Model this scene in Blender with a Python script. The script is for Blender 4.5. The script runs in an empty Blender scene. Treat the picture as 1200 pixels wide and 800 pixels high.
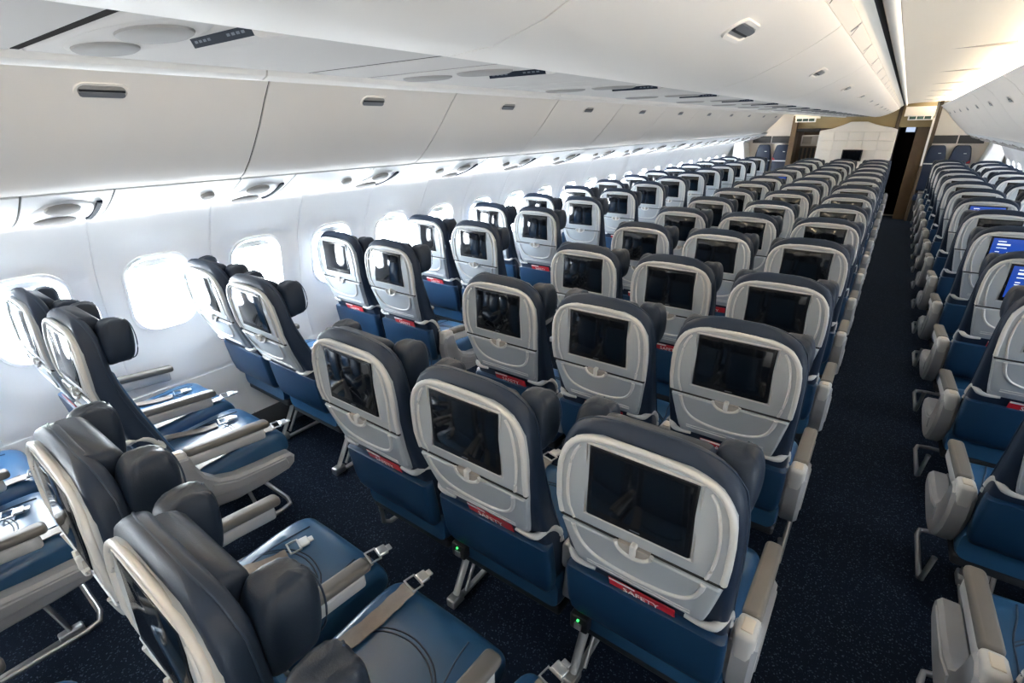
import bpy, math, random
from mathutils import Matrix, Vector
random.seed(4)
R = math.radians
scene = bpy.context.scene
COL = scene.collection

# ------------------------------------------------------------------ camera
YAW, PITCH, ROLL, FPX = 0.6374, -0.4046, -0.0168, 582.6
CAM = Vector((0.797, -0.8475, 1.836))
fw = Vector((-math.sin(YAW)*math.cos(PITCH), math.cos(YAW)*math.cos(PITCH), math.sin(PITCH)))
rt = fw.cross(Vector((0, 0, 1))).normalized(); up = rt.cross(fw)
rt2 = math.cos(ROLL)*rt + math.sin(ROLL)*up
up2 = -math.sin(ROLL)*rt + math.cos(ROLL)*up
cd = bpy.data.cameras.new('camera'); cam = bpy.data.objects.new('camera', cd); COL.objects.link(cam)
cd.sensor_width = 36.0; cd.lens = FPX/1200*36.0; cd.clip_start = 0.02; cd.clip_end = 200
cam.matrix_world = Matrix(((rt2.x, up2.x, -fw.x, CAM.x), (rt2.y, up2.y, -fw.y, CAM.y), (rt2.z, up2.z, -fw.z, CAM.z), (0, 0, 0, 1)))
scene.camera = cam

# ------------------------------------------------------------------ world, light levels, exposure
wd = bpy.data.worlds.new('world'); scene.world = wd; wd.use_nodes = True
wd.node_tree.nodes['Background'].inputs[0].default_value = (0.75, 0.87, 1.0, 1)
wd.node_tree.nodes['Background'].inputs[1].default_value = 0.4
WINDOW_GLOW = 27.0      # daylight in the panes of the sunny wall
WINDOW_GLOW_R = 11.0     # the shaded side of the aircraft
COVE_GLOW = 30.0        # ceiling cove lamps
ADDED_WASH_GLOW = 14.0  # strength of the added lamps behind the service rail and over the galley
vs = scene.view_settings
vs.view_transform = 'Standard'; vs.look = 'None'; vs.gamma = 1.0; vs.use_curve_mapping = False
vs.exposure = 1.36

# ------------------------------------------------------------------ materials
def mat(name, col, rough=0.5, metal=0.0, spec=0.5, noise=0.0, nscale=40, bump=0.0, bscale=300, emit=None, estr=0, coat=0):
    m = bpy.data.materials.new(name); m.use_nodes = True
    nt = m.node_tree; b = nt.nodes['Principled BSDF']
    b.inputs['Base Color'].default_value = (*col, 1)
    b.inputs['Roughness'].default_value = rough; b.inputs['Metallic'].default_value = metal
    b.inputs['Specular IOR Level'].default_value = spec
    if coat: b.inputs['Coat Weight'].default_value = coat; b.inputs['Coat Roughness'].default_value = 0.15
    tc = nt.nodes.new('ShaderNodeTexCoord')
    if noise:
        n = nt.nodes.new('ShaderNodeTexNoise'); n.inputs['Scale'].default_value = nscale; n.inputs['Detail'].default_value = 3
        nt.links.new(tc.outputs['Object'], n.inputs['Vector'])
        mx = nt.nodes.new('ShaderNodeMix'); mx.data_type = 'RGBA'
        mx.inputs[6].default_value = (*[c*(1-noise) for c in col], 1); mx.inputs[7].default_value = (*[min(1, c*(1+noise)) for c in col], 1)
        nt.links.new(n.outputs['Fac'], mx.inputs[0]); nt.links.new(mx.outputs[2], b.inputs['Base Color'])
    if bump:
        n2 = nt.nodes.new('ShaderNodeTexNoise'); n2.inputs['Scale'].default_value = bscale; n2.inputs['Detail'].default_value = 2
        nt.links.new(tc.outputs['Object'], n2.inputs['Vector'])
        bp = nt.nodes.new('ShaderNodeBump'); bp.inputs['Strength'].default_value = bump; bp.inputs['Distance'].default_value = 0.002
        nt.links.new(n2.outputs['Fac'], bp.inputs['Height']); nt.links.new(bp.outputs['Normal'], b.inputs['Normal'])
    if emit:
        b.inputs['Emission Color'].default_value = (*emit, 1); b.inputs['Emission Strength'].default_value = estr
    return m

M = {}
M['shell'] = mat('grey shell plastic', (0.34, 0.37, 0.40), 0.40, noise=0.04, nscale=6, bump=0.05, bscale=900)
M['rim'] = mat('pale rim plastic', (0.50, 0.50, 0.495), 0.35)
M['slate'] = mat('slate leather', (0.011, 0.021, 0.043), 0.46, spec=0.32, noise=0.12, nscale=9, bump=0.12, bscale=420)
M['head'] = mat('dark slate leather', (0.009, 0.017, 0.034), 0.46, spec=0.30, noise=0.15, nscale=14, bump=0.15, bscale=380)
M['blue'] = mat('blue seat leather', (0.018, 0.070, 0.155), 0.28, noise=0.12, nscale=7, bump=0.12, bscale=420)
M['pocket'] = mat('blue pocket vinyl', (0.005, 0.029, 0.074), 0.40, noise=0.1, nscale=8, bump=0.1, bscale=500)
M['seam'] = mat('dark blue stitching', (0.010, 0.025, 0.055), 0.6)
M['taupe'] = mat('taupe armrest rubber', (0.115, 0.108, 0.10), 0.5, noise=0.05, nscale=20)
M['arm'] = mat('light grey armrest plastic', (0.42, 0.425, 0.43), 0.35)
M['shroud'] = mat('mid grey end shroud', (0.27, 0.28, 0.30), 0.35, noise=0.04, nscale=8)
M['tan'] = mat('tan armrest insert', (0.50, 0.45, 0.38), 0.5)
M['metal'] = mat('satin aluminium', (0.62, 0.62, 0.62), 0.30, metal=0.85)
M['dark'] = mat('black plastic', (0.012, 0.013, 0.016), 0.5)
M['pan'] = mat('dark seat pan', (0.015, 0.017, 0.022), 0.6)
M['bezel'] = mat('screen bezel black', (0.006, 0.006, 0.007), 0.25)
M['glass'] = mat('dark screen glass', (0.004, 0.005, 0.007), 0.08, spec=0.6)
M['lit'] = mat('lit blue screen', (0.01, 0.03, 0.12), 0.15, emit=(0.012, 0.05, 0.32), estr=0.42)
M['littext'] = mat('screen white lettering', (0.6, 0.6, 0.6), 0.3, emit=(0.75, 0.85, 1), estr=0.4)
M['red'] = mat('red card', (0.42, 0.010, 0.022), 0.35)
M['white'] = mat('white print', (0.75, 0.75, 0.74), 0.5)
M['belt'] = mat('grey belt webbing', (0.20, 0.175, 0.16), 0.45, noise=0.2, nscale=60, bump=0.3, bscale=500)
M['green'] = mat('green led', (0.05, 0.6, 0.1), 0.4, emit=(0.05, 1, 0.15), estr=0.8)
M['wall'] = mat('white sidewall', (0.88, 0.885, 0.89), 0.65, noise=0.015, nscale=5)
M['bin'] = mat('cream bin laminate', (0.80, 0.74, 0.68), 0.6, spec=0.25, noise=0.02, nscale=3)
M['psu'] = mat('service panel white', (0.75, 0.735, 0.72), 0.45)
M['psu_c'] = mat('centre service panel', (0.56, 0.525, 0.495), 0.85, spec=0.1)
M['joint'] = mat('dark panel joint', (0.05, 0.047, 0.045), 1.0, spec=0.0)
M['psu_dim'] = mat('reading light lens', (0.32, 0.30, 0.28), 0.75, spec=0.15)
M['ceil'] = mat('cream ceiling', (0.84, 0.775, 0.685), 0.5, noise=0.015, nscale=4)
M['gap'] = mat('dark gap', (0.01, 0.01, 0.01), 0.8)
M['sign'] = mat('dark sign glass', (0.010, 0.015, 0.026), 0.7, spec=0.1)
M['signmark'] = mat('sign pictogram', (0.12, 0.135, 0.16), 0.7, spec=0.1)
M['latch'] = mat('latch grey', (0.16, 0.165, 0.18), 0.35)
M['recess'] = mat('latch recess', (0.30, 0.28, 0.26), 0.5)
M['pane'] = mat('daylit window pane', (0.9, 0.95, 1), 0.3, emit=(0.86, 0.94, 1.0), estr=WINDOW_GLOW)
M['pane_r'] = mat('dim window pane', (0.9, 0.95, 1), 0.3, emit=(0.86, 0.94, 1.0), estr=WINDOW_GLOW_R)
M['shade'] = mat('window shade', (0.62, 0.62, 0.61), 0.5)
M['cove'] = mat('cove lamp', (1, 0.95, 0.85), 0.5, emit=(1.0, 0.86, 0.64), estr=COVE_GLOW)
M['added_wash'] = mat('wash lamp', (1, 0.97, 0.92), 0.5, emit=(1.0, 0.96, 0.92), estr=ADDED_WASH_GLOW)  # glow of the added sidewall and galley lamps
M['bulk'] = mat('white bulkhead', (0.72, 0.70, 0.67), 0.6)
M['wood'] = mat('brown wood veneer', (0.085, 0.058, 0.035), 0.4, noise=0.3, nscale=5)
M['gold'] = mat('gold brown panel', (0.34, 0.26, 0.13), 0.45, noise=0.15, nscale=5)
M['navy'] = mat('navy crew seat', (0.006, 0.017, 0.048), 0.5)
M['kick'] = mat('grey carpet kick strip', (0.07, 0.075, 0.085), 0.9, noise=0.2, nscale=200)
M['monitor'] = mat('dim monitor', (0.25, 0.3, 0.4), 0.3, emit=(0.45, 0.55, 0.75), estr=0.5)

def carpet_mat():
    m = bpy.data.materials.new('navy speckled carpet'); m.use_nodes = True
    nt = m.node_tree; b = nt.nodes['Principled BSDF']; b.inputs['Roughness'].default_value = 0.95
    b.inputs['Specular IOR Level'].default_value = 0.15
    tc = nt.nodes.new('ShaderNodeTexCoord')
    v = nt.nodes.new('ShaderNodeTexVoronoi'); v.inputs['Scale'].default_value = 230
    nt.links.new(tc.outputs['Object'], v.inputs['Vector'])
    cr = nt.nodes.new('ShaderNodeValToRGB'); cr.color_ramp.elements[0].position = 0.90; cr.color_ramp.elements[1].position = 0.98
    cr.color_ramp.elements[0].color = (0.0030, 0.0078, 0.0185, 1); cr.color_ramp.elements[1].color = (0.045, 0.065, 0.10, 1)
    sep = nt.nodes.new('ShaderNodeSeparateColor'); nt.links.new(v.outputs['Color'], sep.inputs[0])
    nt.links.new(sep.outputs[0], cr.inputs['Fac'])
    nt.links.new(cr.outputs['Color'], b.inputs['Base Color'])
    n = nt.nodes.new('ShaderNodeTexNoise'); n.inputs['Scale'].default_value = 500
    nt.links.new(tc.outputs['Object'], n.inputs['Vector'])
    bp = nt.nodes.new('ShaderNodeBump'); bp.inputs['Strength'].default_value = 0.6; bp.inputs['Distance'].default_value = 0.004
    nt.links.new(n.outputs['Fac'], bp.inputs['Height']); nt.links.new(bp.outputs['Normal'], b.inputs['Normal'])
    return m
M['carpet'] = carpet_mat()
M['signgreen'] = mat('dark green sign', (0.01, 0.045, 0.035), 0.3)
M['band'] = mat('dark grey band', (0.035, 0.037, 0.042), 0.6)

# ------------------------------------------------------------------ geometry helpers
class G:
    """collects pieces of one mesh"""
    def __init__(s): s.v = []; s.f = []; s.m = []
    def add(s, geo, mi=0, fn=None):
        v, f = geo; o = len(s.v)
        s.v += [tuple(fn(*p)) if fn else tuple(p) for p in v]
        s.f += [tuple(i+o for i in q) for q in f]; s.m += [mi]*len(f)
        return s
    def mesh(s, name, mats, sharp=38):
        me = bpy.data.meshes.new(name); me.from_pydata(s.v, [], s.f)
        for k in (mats if isinstance(mats, (list, tuple)) else [mats]): me.materials.append(M[k])
        me.polygons.foreach_set('material_index', s.m)
        me.polygons.foreach_set('use_smooth', [True]*len(s.f))
        me.update(); me.set_sharp_from_angle(angle=R(sharp))
        return me

def loft(rings, closed=True, cap0=True, cap1=True):
    n = len(rings[0]); v = [p for r in rings for p in r]; f = []
    for i in range(len(rings)-1):
        for j in range(n if closed else n-1):
            k = (j+1) % n
            f.append((i*n+j, i*n+k, (i+1)*n+k, (i+1)*n+j))
    if closed and cap0: f.append(tuple(reversed(range(n))))
    if closed and cap1: f.append(tuple(range((len(rings)-1)*n, len(rings)*n)))
    return v, f

def rr(x0, x1, y0, y1, r, n=4):
    """rounded rectangle, counter-clockwise"""
    r = max(1e-5, min(r, (x1-x0)/2-1e-5, (y1-y0)/2-1e-5)); out = []
    for cx, cy, a0 in ((x1-r, y0+r, -90), (x1-r, y1-r, 0), (x0+r, y1-r, 90), (x0+r, y0+r, 180)):
        for i in range(n+1):
            a = R(a0+90*i/n); out.append((cx+r*math.cos(a), cy+r*math.sin(a)))
    return out

def rbox(x0, x1, y0, y1, z0, z1, r=0.01, n=3, mid=1, corner=None):
    """box with rounded edges, lofted along z"""
    c = corner if corner else r; rings = []
    r = min(r, (z1-z0)/2, (x1-x0)/2-1e-4, (y1-y0)/2-1e-4)
    lv = [(z0+r*(1-math.cos(R(90*i/n))), r*(1-math.sin(R(90*i/n)))) for i in range(n+1)]
    lv += [(z0+r+(z1-z0-2*r)*i/(mid+1), 0) for i in range(1, mid+1)]
    lv += [(z1-r+r*math.sin(R(90*i/n)), r*(1-math.cos(R(90*i/n)))) for i in range(n+1)]
    for z, ins in lv:
        rings.append([(x, y, z) for x, y in rr(x0+ins, x1-ins, y0+ins, y1-ins, max(c-ins, 0.0005), n)])
    return loft(rings)

def tube(path, r=0.01, n=8, closed=False, sx=1.0, sy=1.0, ref=(0, 0, 1)):
    P = [Vector(p) for p in path]; rings = []
    for i, p in enumerate(P):
        if closed: t = P[(i+1) % len(P)]-P[i-1]
        else: t = P[min(i+1, len(P)-1)]-P[max(i-1, 0)]
        t.normalize(); rf = Vector(ref)
        if abs(t.dot(rf)) > 0.97: rf = Vector((1, 0, 0)) if abs(t.x) < 0.9 else Vector((0, 1, 0))
        a = t.cross(rf).normalized(); b = a.cross(t)
        q = r[i] if isinstance(r, (list, tuple)) else r
        rings.append([tuple(p+a*(q*sx*math.cos(2*math.pi*k/n))+b*(q*sy*math.sin(2*math.pi*k/n))) for k in range(n)])
    if closed:
        rings.append(rings[0]); return loft(rings, cap0=False, cap1=False)
    return loft(rings)

def smooth_path(pts, k=4):
    P = [Vector(p) for p in pts]; out = []
    for i in range(len(P)-1):
        a, b, c, d = P[max(i-1, 0)], P[i], P[i+1], P[min(i+2, len(P)-1)]
        for j in range(k):
            t = j/k
            out.append(0.5*((2*b)+(c-a)*t+(2*a-5*b+4*c-d)*t*t+(3*b-a-3*c+d)*t**3))
    out.append(P[-1]); return [tuple(p) for p in out]

def prism(poly, a0, a1, bev=0.006, axis='x'):
    """polygon extruded along an axis with bevelled rims; poly is (y,z) for x, (x,z) for y, (x,y) for z"""
    n = len(poly); area = sum(poly[i][0]*poly[(i+1) % n][1]-poly[(i+1) % n][0]*poly[i][1] for i in range(n))
    s = 1 if area > 0 else -1; ins = []
    for i in range(n):
        p0, p1, p2 = (Vector(poly[i-1]), Vector(poly[i]), Vector(poly[(i+1) % n]))
        d1 = (p1-p0).normalized(); d2 = (p2-p1).normalized()
        nn = Vector((-(d1.y+d2.y), d1.x+d2.x))*s
        if nn.length < 1e-6: nn = Vector((-d1.y, d1.x))*s
        nn.normalize(); co = max(0.5, nn.dot(Vector((-d1.y, d1.x))*s))
        ins.append(tuple(p1+nn*(bev/co)))
    def put(p, a):
        return (a, p[0], p[1]) if axis == 'x' else ((p[0], a, p[1]) if axis == 'y' else (p[0], p[1], a))
    rings = [[put(p, a0) for p in ins], [put(p, a0+bev) for p in poly], [put(p, a1-bev) for p in poly], [put(p, a1) for p in ins]]
    return loft(rings)

def extr(profile, y0, y1, closed=False, caps=True):
    """profile (x,z) swept along y"""
    return loft([[(x, y0, z) for x, z in profile], [(x, y1, z) for x, z in profile]], closed=closed, cap0=caps, cap1=caps)

def lerp(tab, z):
    if z <= tab[0][0]: return tab[0][1]
    for (a, va), (b, vb) in zip(tab, tab[1:]):
        if z <= b: return va+(vb-va)*(z-a)/(b-a)
    return tab[-1][1]

# ------------------------------------------------------------------ object helpers
def obj(name, me, parent=None, loc=(0, 0, 0), label=None):
    o = bpy.data.objects.new(name, me); COL.objects.link(o); o.location = loc
    if parent: o.parent = parent
    if label: o['label'] = label
    return o
def tag(o, label, cat, group=None):
    o['label'] = label; o['category'] = cat
    if group: o['group'] = group
    return o
def thing(name, label, cat, loc=(0, 0, 0), group=None):
    o = bpy.data.objects.new(name, None); o.empty_display_size = 0.1; COL.objects.link(o); o.location = loc
    return tag(o, label, cat, group)
def struct(name, me, label=None, cat=None, loc=(0, 0, 0)):
    o = bpy.data.objects.new(name, me); COL.objects.link(o); o.location = loc; o['kind'] = 'structure'
    if label: o['label'] = label
    if cat: o['category'] = cat
    return o
ORD = ['zeroth', 'first', 'second', 'third', 'fourth', 'fifth', 'sixth', 'seventh', 'eighth', 'ninth', 'tenth', 'eleventh', 'twelfth',
       'thirteenth', 'fourteenth', 'fifteenth', 'sixteenth', 'seventeenth', 'eighteenth', 'nineteenth', 'twentieth', 'twenty-first',
       'twenty-second', 'twenty-third', 'twenty-fourth', 'twenty-fifth', 'twenty-sixth', 'twenty-seventh', 'twenty-eighth', 'twenty-ninth', 'thirtieth']

Y0, Y1 = -3.3, 12.0         # cabin length that is built
# ================================================================== the shell of the cabin
floor = struct('floor', G().add(rbox(-2.3, 2.3, Y0, 18.0, -0.05, 0.0, 0.002)).mesh('floor', 'carpet'), 'dark navy speckled cabin carpet', 'floor')

# ---- side walls: one panel per window
WX = [(0.0, -2.20), (0.35, -2.285), (0.6, -2.325), (0.8, -2.34), (0.95, -2.34), (1.1, -2.322), (1.25, -2.265), (1.4, -2.185), (1.52, -2.105)]
WP, WC = 0.5475, 1.04
def wallx(z): return lerp(WX, z)
def ringpts(hw, hh, r, n=16):
    return rr(-hw, hw, -hh, hh, r, n)
def wall_panel_mesh(sgn):
    n = 16; N = 4*(n+1)
    hole = ringpts(0.150, 0.198, 0.105, n); loops = [(hole, 0.0), (ringpts(0.17, 0.22, 0.12, n), 0.0), (ringpts(0.222, 0.300, 0.16, n), 0.002), (ringpts(0.240, 0.322, 0.175, n), 0.009)]
    # outer rectangle by radial projection of the last loop
    rect = []
    for (x, z) in loops[-1][0]:
        hx = WP/2; hz = (1.505-WC) if z > 0 else (WC-0.50)
        k = min(hx/abs(x) if abs(x) > 1e-6 else 9e9, hz/abs(z) if abs(z) > 1e-6 else 9e9)
        rect.append((x*k, z*k))
    for cx in (-WP/2, WP/2):
        for cz in (1.505-WC, 0.50-WC):
            i = min(range(len(rect)), key=lambda q: (rect[q][0]-cx)**2+(rect[q][1]-cz)**2); rect[i] = (cx, cz)
    a = loops[-1][0]
    for t, d in ((0.25, 0.009), (0.5, 0.009), (0.75, 0.009), (0.93, 0.009), (1.0, 0.004)):
        loops.append(([(p[0]+(q[0]-p[0])*t, p[1]+(q[1]-p[1])*t) for p, q in zip(a, rect)], d))
    rings = [[(sgn*(abs(wallx(WC+z))-d), y, WC+z) for y, z in lp] for lp, d in loops]
    v, f = loft(rings, cap0=False, cap1=False)
    return G().add((v, f)).mesh('wall_panel', 'wall', 60)
def window_meshes(sgn, pane):
    def ring(hw, hh, r, d):
        return [(sgn*(abs(wallx(WC+z))-d), y, WC+z) for y, z in ringpts(hw, hh, r, 12)]
    fr = loft([ring(0.172, 0.222, 0.122, -0.004), ring(0.168, 0.218, 0.12, 0.008), ring(0.156, 0.205, 0.11, 0.009), ring(0.150, 0.198, 0.105, 0.0), ring(0.138, 0.185, 0.10, -0.05), ring(0.132, 0.180, 0.097, -0.054)], cap0=False, cap1=False)
    frame = G().add(fr).mesh('window_frame', 'wall', 50)
    # pane: flat plate just outside the reveal
    pr = [(sgn*(abs(wallx(WC+z))+0.052), y, WC+z) for y, z in ringpts(0.142, 0.19, 0.10, 12)]
    pr2 = [(sgn*(abs(wallx(WC+z))+0.058), y, WC+z) for y, z in ringpts(0.142, 0.19, 0.10, 12)]
    pn = G().add(loft([pr, pr2])).mesh('window_pane', pane, 50)
    # shade slid nearly up: only its lower lip shows
    sh = []
    for y, z in ringpts(0.136, 0.184, 0.10, 12): sh.append((y, max(z, 0.145)))
    s1 = [(sgn*(abs(wallx(WC+z))+0.036), y, WC+z) for y, z in sh]; s2 = [(sgn*(abs(wallx(WC+z))+0.042), y, WC+z) for y, z in sh]
    shm = G().add(loft([s1, s2])).add(rbox(-0.05, 0.05, -0.006, 0.006, -0.006, 0.006, 0.004), 0, lambda x, y, z: (sgn*(abs(wallx(WC+0.152))+0.032)+y, x, WC+0.152+z)).mesh('window_shade', 'shade', 50)
    return frame, pn, shm
def side(sgn, nm, pane, k0, k1):
    back = struct('wall_'+nm, G().add(rbox(min(sgn*2.46, sgn*2.50), max(sgn*2.46, sgn*2.50), Y0, 18.0, 0, 2.4, 0.004)).mesh('wall_'+nm, 'wall', 60),
                  'flat white slab behind the curved window panels, '+('daylit' if sgn < 0 else 'across the cabin from the daylit wall'), 'wall')
    lining = struct('trim_%d' % (30 if sgn < 0 else 31), None)  # sidewall lining: carries the curved window panels, apart from the flat slab
    pm = wall_panel_mesh(sgn); wf, wpn, wsh = window_meshes(sgn, pane)
    low = G().add(extr([(sgn*abs(wallx(z))*1.0-sgn*0.012, z) for z in (0.16, 0.25, 0.35, 0.43, 0.50)], -WP/2+0.001, WP/2-0.001)).mesh('lower_panel', 'wall', 60)
    kick = G().add(extr([(sgn*2.20, 0.0), (sgn*2.205, 0.08), (sgn*2.235, 0.165)], -WP/2, WP/2)).mesh('kick_strip', 'kick', 60)
    for k in range(k0, k1):
        y = 0.132+k*WP
        obj('wall_panel', pm, lining, (0, y, 0)); obj('lower_panel', low, lining, (0, y, 0)); obj('kick_strip', kick, lining, (0, y, 0))
        w = bpy.data.objects.new('window_%d' % (k-k0+1+(0 if sgn < 0 else 40)), None); COL.objects.link(w); w.location = (0, y, 0); w['kind'] = 'structure'
        obj('window_frame', wf, w); obj('window_pane', wpn, w); obj('window_shade', wsh, w)
side(-1, 'left', 'pane', -6, 21)
side(1, 'right', 'pane_r', -6, 21)

# ---- back of the cabin behind the camera
struct('wall_back', G().add(rbox(-2.5, 2.5, Y0-0.06, Y0, 0, 2.4, 0.01)).mesh('wall_back', 'bulk'))
# ---- roof above everything
struct('roof', G().add(rbox(-2.5, 2.5, Y0, 18.0, 2.42, 2.46, 0.005)).mesh('roof', 'ceil'))

# ================================================================== overhead bins along the walls
BD = 1.095
DOOR = [(1.185, 2.085), (1.20, 2.072), (1.255, 2.03), (1.315, 1.965), (1.395, 1.87), (1.475, 1.785), (1.545, 1.718), (1.60, 1.675), (1.640, 1.651), (1.650, 1.648)]
def pill(cx, cy, hw, hh, n=8):
    return [(x+cx, y+cy) for x, y in rr(-hw, hw, -hh, hh, hh, n)]
def along(prof, s):
    """point and normal at arc-length fraction s of a profile"""
    L = [0]
    for a, b in zip(prof, prof[1:]): L.append(L[-1]+math.dist(a, b))
    t = s*L[-1]
    for i in range(len(prof)-1):
        if t <= L[i+1]+1e-9:
            k = (t-L[i])/(L[i+1]-L[i]); a, b = prof[i], prof[i+1]
            d = ((b[0]-a[0])/(L[i+1]-L[i]), (b[1]-a[1])/(L[i+1]-L[i]))
            return (a[0]+(b[0]-a[0])*k, a[1]+(b[1]-a[1])*k), d, L[-1]
def latch_meshes(prof, s, sgn, nrm_sign, hw=0.062, hh=0.018):
    p, d, L = along(prof, s); nx, nz = d[1]*nrm_sign, -d[0]*nrm_sign      # outward normal
    def place(u, v, w):        # u along y, v along profile, w outwards
        return (sgn*(p[0]+d[0]*v+nx*w), u, p[1]+d[1]*v+nz*w)
    ring = lambda a, b, w: [place(u, v, w) for u, v in rr(-a, a, -b, b, b, 8)]
    sur = G().add(loft([ring(hw+0.012, hh+0.012, -0.004), ring(hw+0.010, hh+0.010, 0.004), ring(hw+0.002, hh+0.002, 0.0035), ring(hw, hh, -0.0005)], cap0=False, cap1=False))
    sur.add(loft([ring(hw, hh, -0.0005), ring(hw*0.97, hh*0.95, 0.0015)], cap0=False), 1)
    me1 = sur.mesh('latch_recess', ['bin', 'recess'], 40)
    hd = G().add(loft([[place(u, v, w) for u, v in rr(-hw*0.95, hw*0.95, 0.000, hh*0.93, hh*0.5, 5)] for w in (0.001, 0.0055)]))
    hd.add(loft([[place(u, v, w) for u, v in rr(-hw*0.95, hw*0.95, -0.006, 0.0005, 0.002, 3)] for w in (0.001, 0.0035)]), 1)
    me2 = hd.mesh('latch_handle', ['latch', 'dark'], 40)
    return me1, me2
def bin_meshes(sgn):
    prof = [(sgn*x, z) for x, z in DOOR]
    inner = [(sgn*(x+0.012), z-0.004) for x, z in DOOR]
    door = G().add(loft([[(x, y, z) for x, z in prof+inner[::-1]] for y in (-BD/2+0.004, BD/2-0.004)])).mesh('bin_door', 'bin', 40)
    poly = [(sgn*(x+0.018), z-0.002) for x, z in DOOR[:-2]]+[(sgn*1.645, 1.672), (sgn*1.665, 1.69), (sgn*1.95, 1.70), (sgn*2.05, 1.72), (sgn*2.05, 2.0), (sgn*1.5, 2.05)]
    body = G().add(loft([[(x, y, z) for x, z in poly] for y in (-BD/2, BD/2)])).mesh('bin_body', 'gap', 30)
    lr, lh = latch_meshes(DOOR, 0.275, sgn, 1, 0.066, 0.021)
    return door, body, lr, lh
for sgn, nm in ((-1, 'daylit window wall'), (1, 'far window wall')):
    dm, bm_, lr, lh = bin_meshes(sgn)
    y = 0.365+BD/2; ks = list(range(-3, 10))
    for k in ks:
        yy = y+k*BD - (0 if sgn < 0 else 0.06)
        if yy+BD/2 > Y1+0.2: continue
        t = thing('overhead_bin', 'cream overhead bin over the %s, %s along from the end bulkhead' % (nm, ORD[10-k]), 'overhead bin', (0, yy, 0), 'overhead bins of the '+nm)
        obj('bin_body', bm_, t); d = obj('bin_door', dm, t)
        obj('latch_recess', lr, d); obj('latch_handle', lh, d)

# ---- service rail under the wall bins: filler panels and units with lamps and signs
PA, PB = (1.672, 1.648), (2.045, 1.505)
def rail_pt(sgn, t, w):   # t 0..1 across, w proud (downwards/inwards)
    dx, dz = PB[0]-PA[0], PB[1]-PA[1]; L = math.hypot(dx, dz)
    bow = 0.018*math.sin(math.pi*t)
    return (sgn*(PA[0]+dx*t+(dz/L)*(w+bow)), PA[1]+dz*t-(dx/L)*(w+bow))
def rail_slab(sgn, hw, w0=0.0, w1=0.012, t0=0.0, t1=1.0):
    ts = [t0+(t1-t0)*i/6 for i in range(7)]
    prof = [rail_pt(sgn, t, w1) for t in ts]+[rail_pt(sgn, t, w0) for t in reversed(ts)]
    return loft([[(x, y, z) for x, z in prof] for y in (-hw, hw)])
def rail_blob(sgn, t, y, rt_, ry, w, depth=0.012, n=14):
    """shallow oval boss on the rail"""
    L = math.hypot(PB[0]-PA[0], PB[1]-PA[1]); rings = []
    for k, (s, d) in enumerate(((1.0, 0.0), (0.96, depth*0.6), (0.8, depth), (0.35, depth*1.05))):
        rg = []
        for i in range(n):
            a = 2*math.pi*i/n; x, z = rail_pt(sgn, t+rt_*s*math.cos(a)/L, w+d); rg.append((x, y+ry*s*math.sin(a), z))
        rings.append(rg)
    return loft(rings, cap0=False)
for sgn, nm in ((-1, 'daylit window wall'), (1, 'far window wall')):
    backp = [rail_pt(sgn, t/4, -0.012) for t in range(5)]
    tr = struct('trim_%d' % (1 if sgn < 0 else 2), G().add(extr([(sgn*1.63, 1.675)]+backp+[(sgn*2.10, 1.50)], Y0, Y1)).mesh('trim', 'psu_dim', 40))
    fill_w, unit_w = 0.79-0.285, 0.285
    fillm = G().add(rail_slab(sgn, (fill_w-0.012)/2)).mesh('filler_panel', 'psu', 40)
    baseA = G().add(rail_slab(sgn, (unit_w-0.012)/2)).mesh('panel', 'psu', 40)
    dish = G().add(rail_blob(sgn, 0.5, 0, 0.15, 0.115, 0.011, 0.006, 18)).mesh('lamp_dish', 'psu', 40)
    lens = G().add(rail_blob(sgn, 0.0, 0, 0.05, 0.05, 0.012, 0.010)).mesh('lens', 'psu_dim', 40)
    def lensm(t, y, a, b): return G().add(rail_blob(sgn, t, y, a, b, 0.016, 0.012)).mesh('reading_light', 'psu_dim', 40)
    l1 = lensm(0.30, -0.015, 0.050, 0.058); l2 = lensm(0.68, -0.02, 0.060, 0.070)
    sg = G().add(rail_slab(sgn, 0.009, 0.010, 0.021, 0.2, 0.8), 0, lambda x, y, z: (x, y+0.100, z)).mesh('seat_belt_sign', 'sign', 40)
    vent = G().add(rail_blob(sgn, 0.35, 0, 0.032, 0.032, 0.011, 0.016)).mesh('air_nozzle', 'psu_dim', 40)
    for i, k in enumerate(range(-4, 16)):
        y = -0.27+k*0.79*0.99
        if y > Y1-0.4: continue
        t = thing('service_unit', 'white reading light unit under bins of the %s, %s from the bulkhead' % (nm, ORD[16-k]), 'reading light unit', (0, y, 0), 'service units of the '+nm)
        obj('panel', baseA, t); obj('lamp_dish', dish, t); obj('reading_light', l1, t); obj('reading_light', l2, t); obj('seat_belt_sign', sg, t)
        f = obj('filler_panel', fillm, tr, (0, y+0.391, 0))
        obj('air_nozzle', vent, f, (0, 0.14, 0)); 
# thin lit lip along the lower edge of the bins is the door itself; added lamps hidden behind the rail brighten the sidewalls
for sgn, nm in ((-1, 'daylit'), (1, 'far')):
    wl = thing('added_wash_lamp', 'slim added fill lamp hidden behind the service rail of the %s wall' % nm, 'lamp', (0, 0, 1.53), 'added sidewall fill lamps')
    obj('lamp_tube', G().add(rbox(sgn*2.082-0.010, sgn*2.082+0.010, Y0+0.05, Y1-0.1, -0.012, 0.0, 0.003)).mesh('lamp_tube', 'added_wash'), wl)
    obj('lamp_tray', G().add(rbox(sgn*2.082-0.016, sgn*2.082+0.016, Y0+0.05, Y1-0.1, 0.0, 0.012, 0.003)).mesh('lamp_tray', 'psu'), wl)
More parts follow.
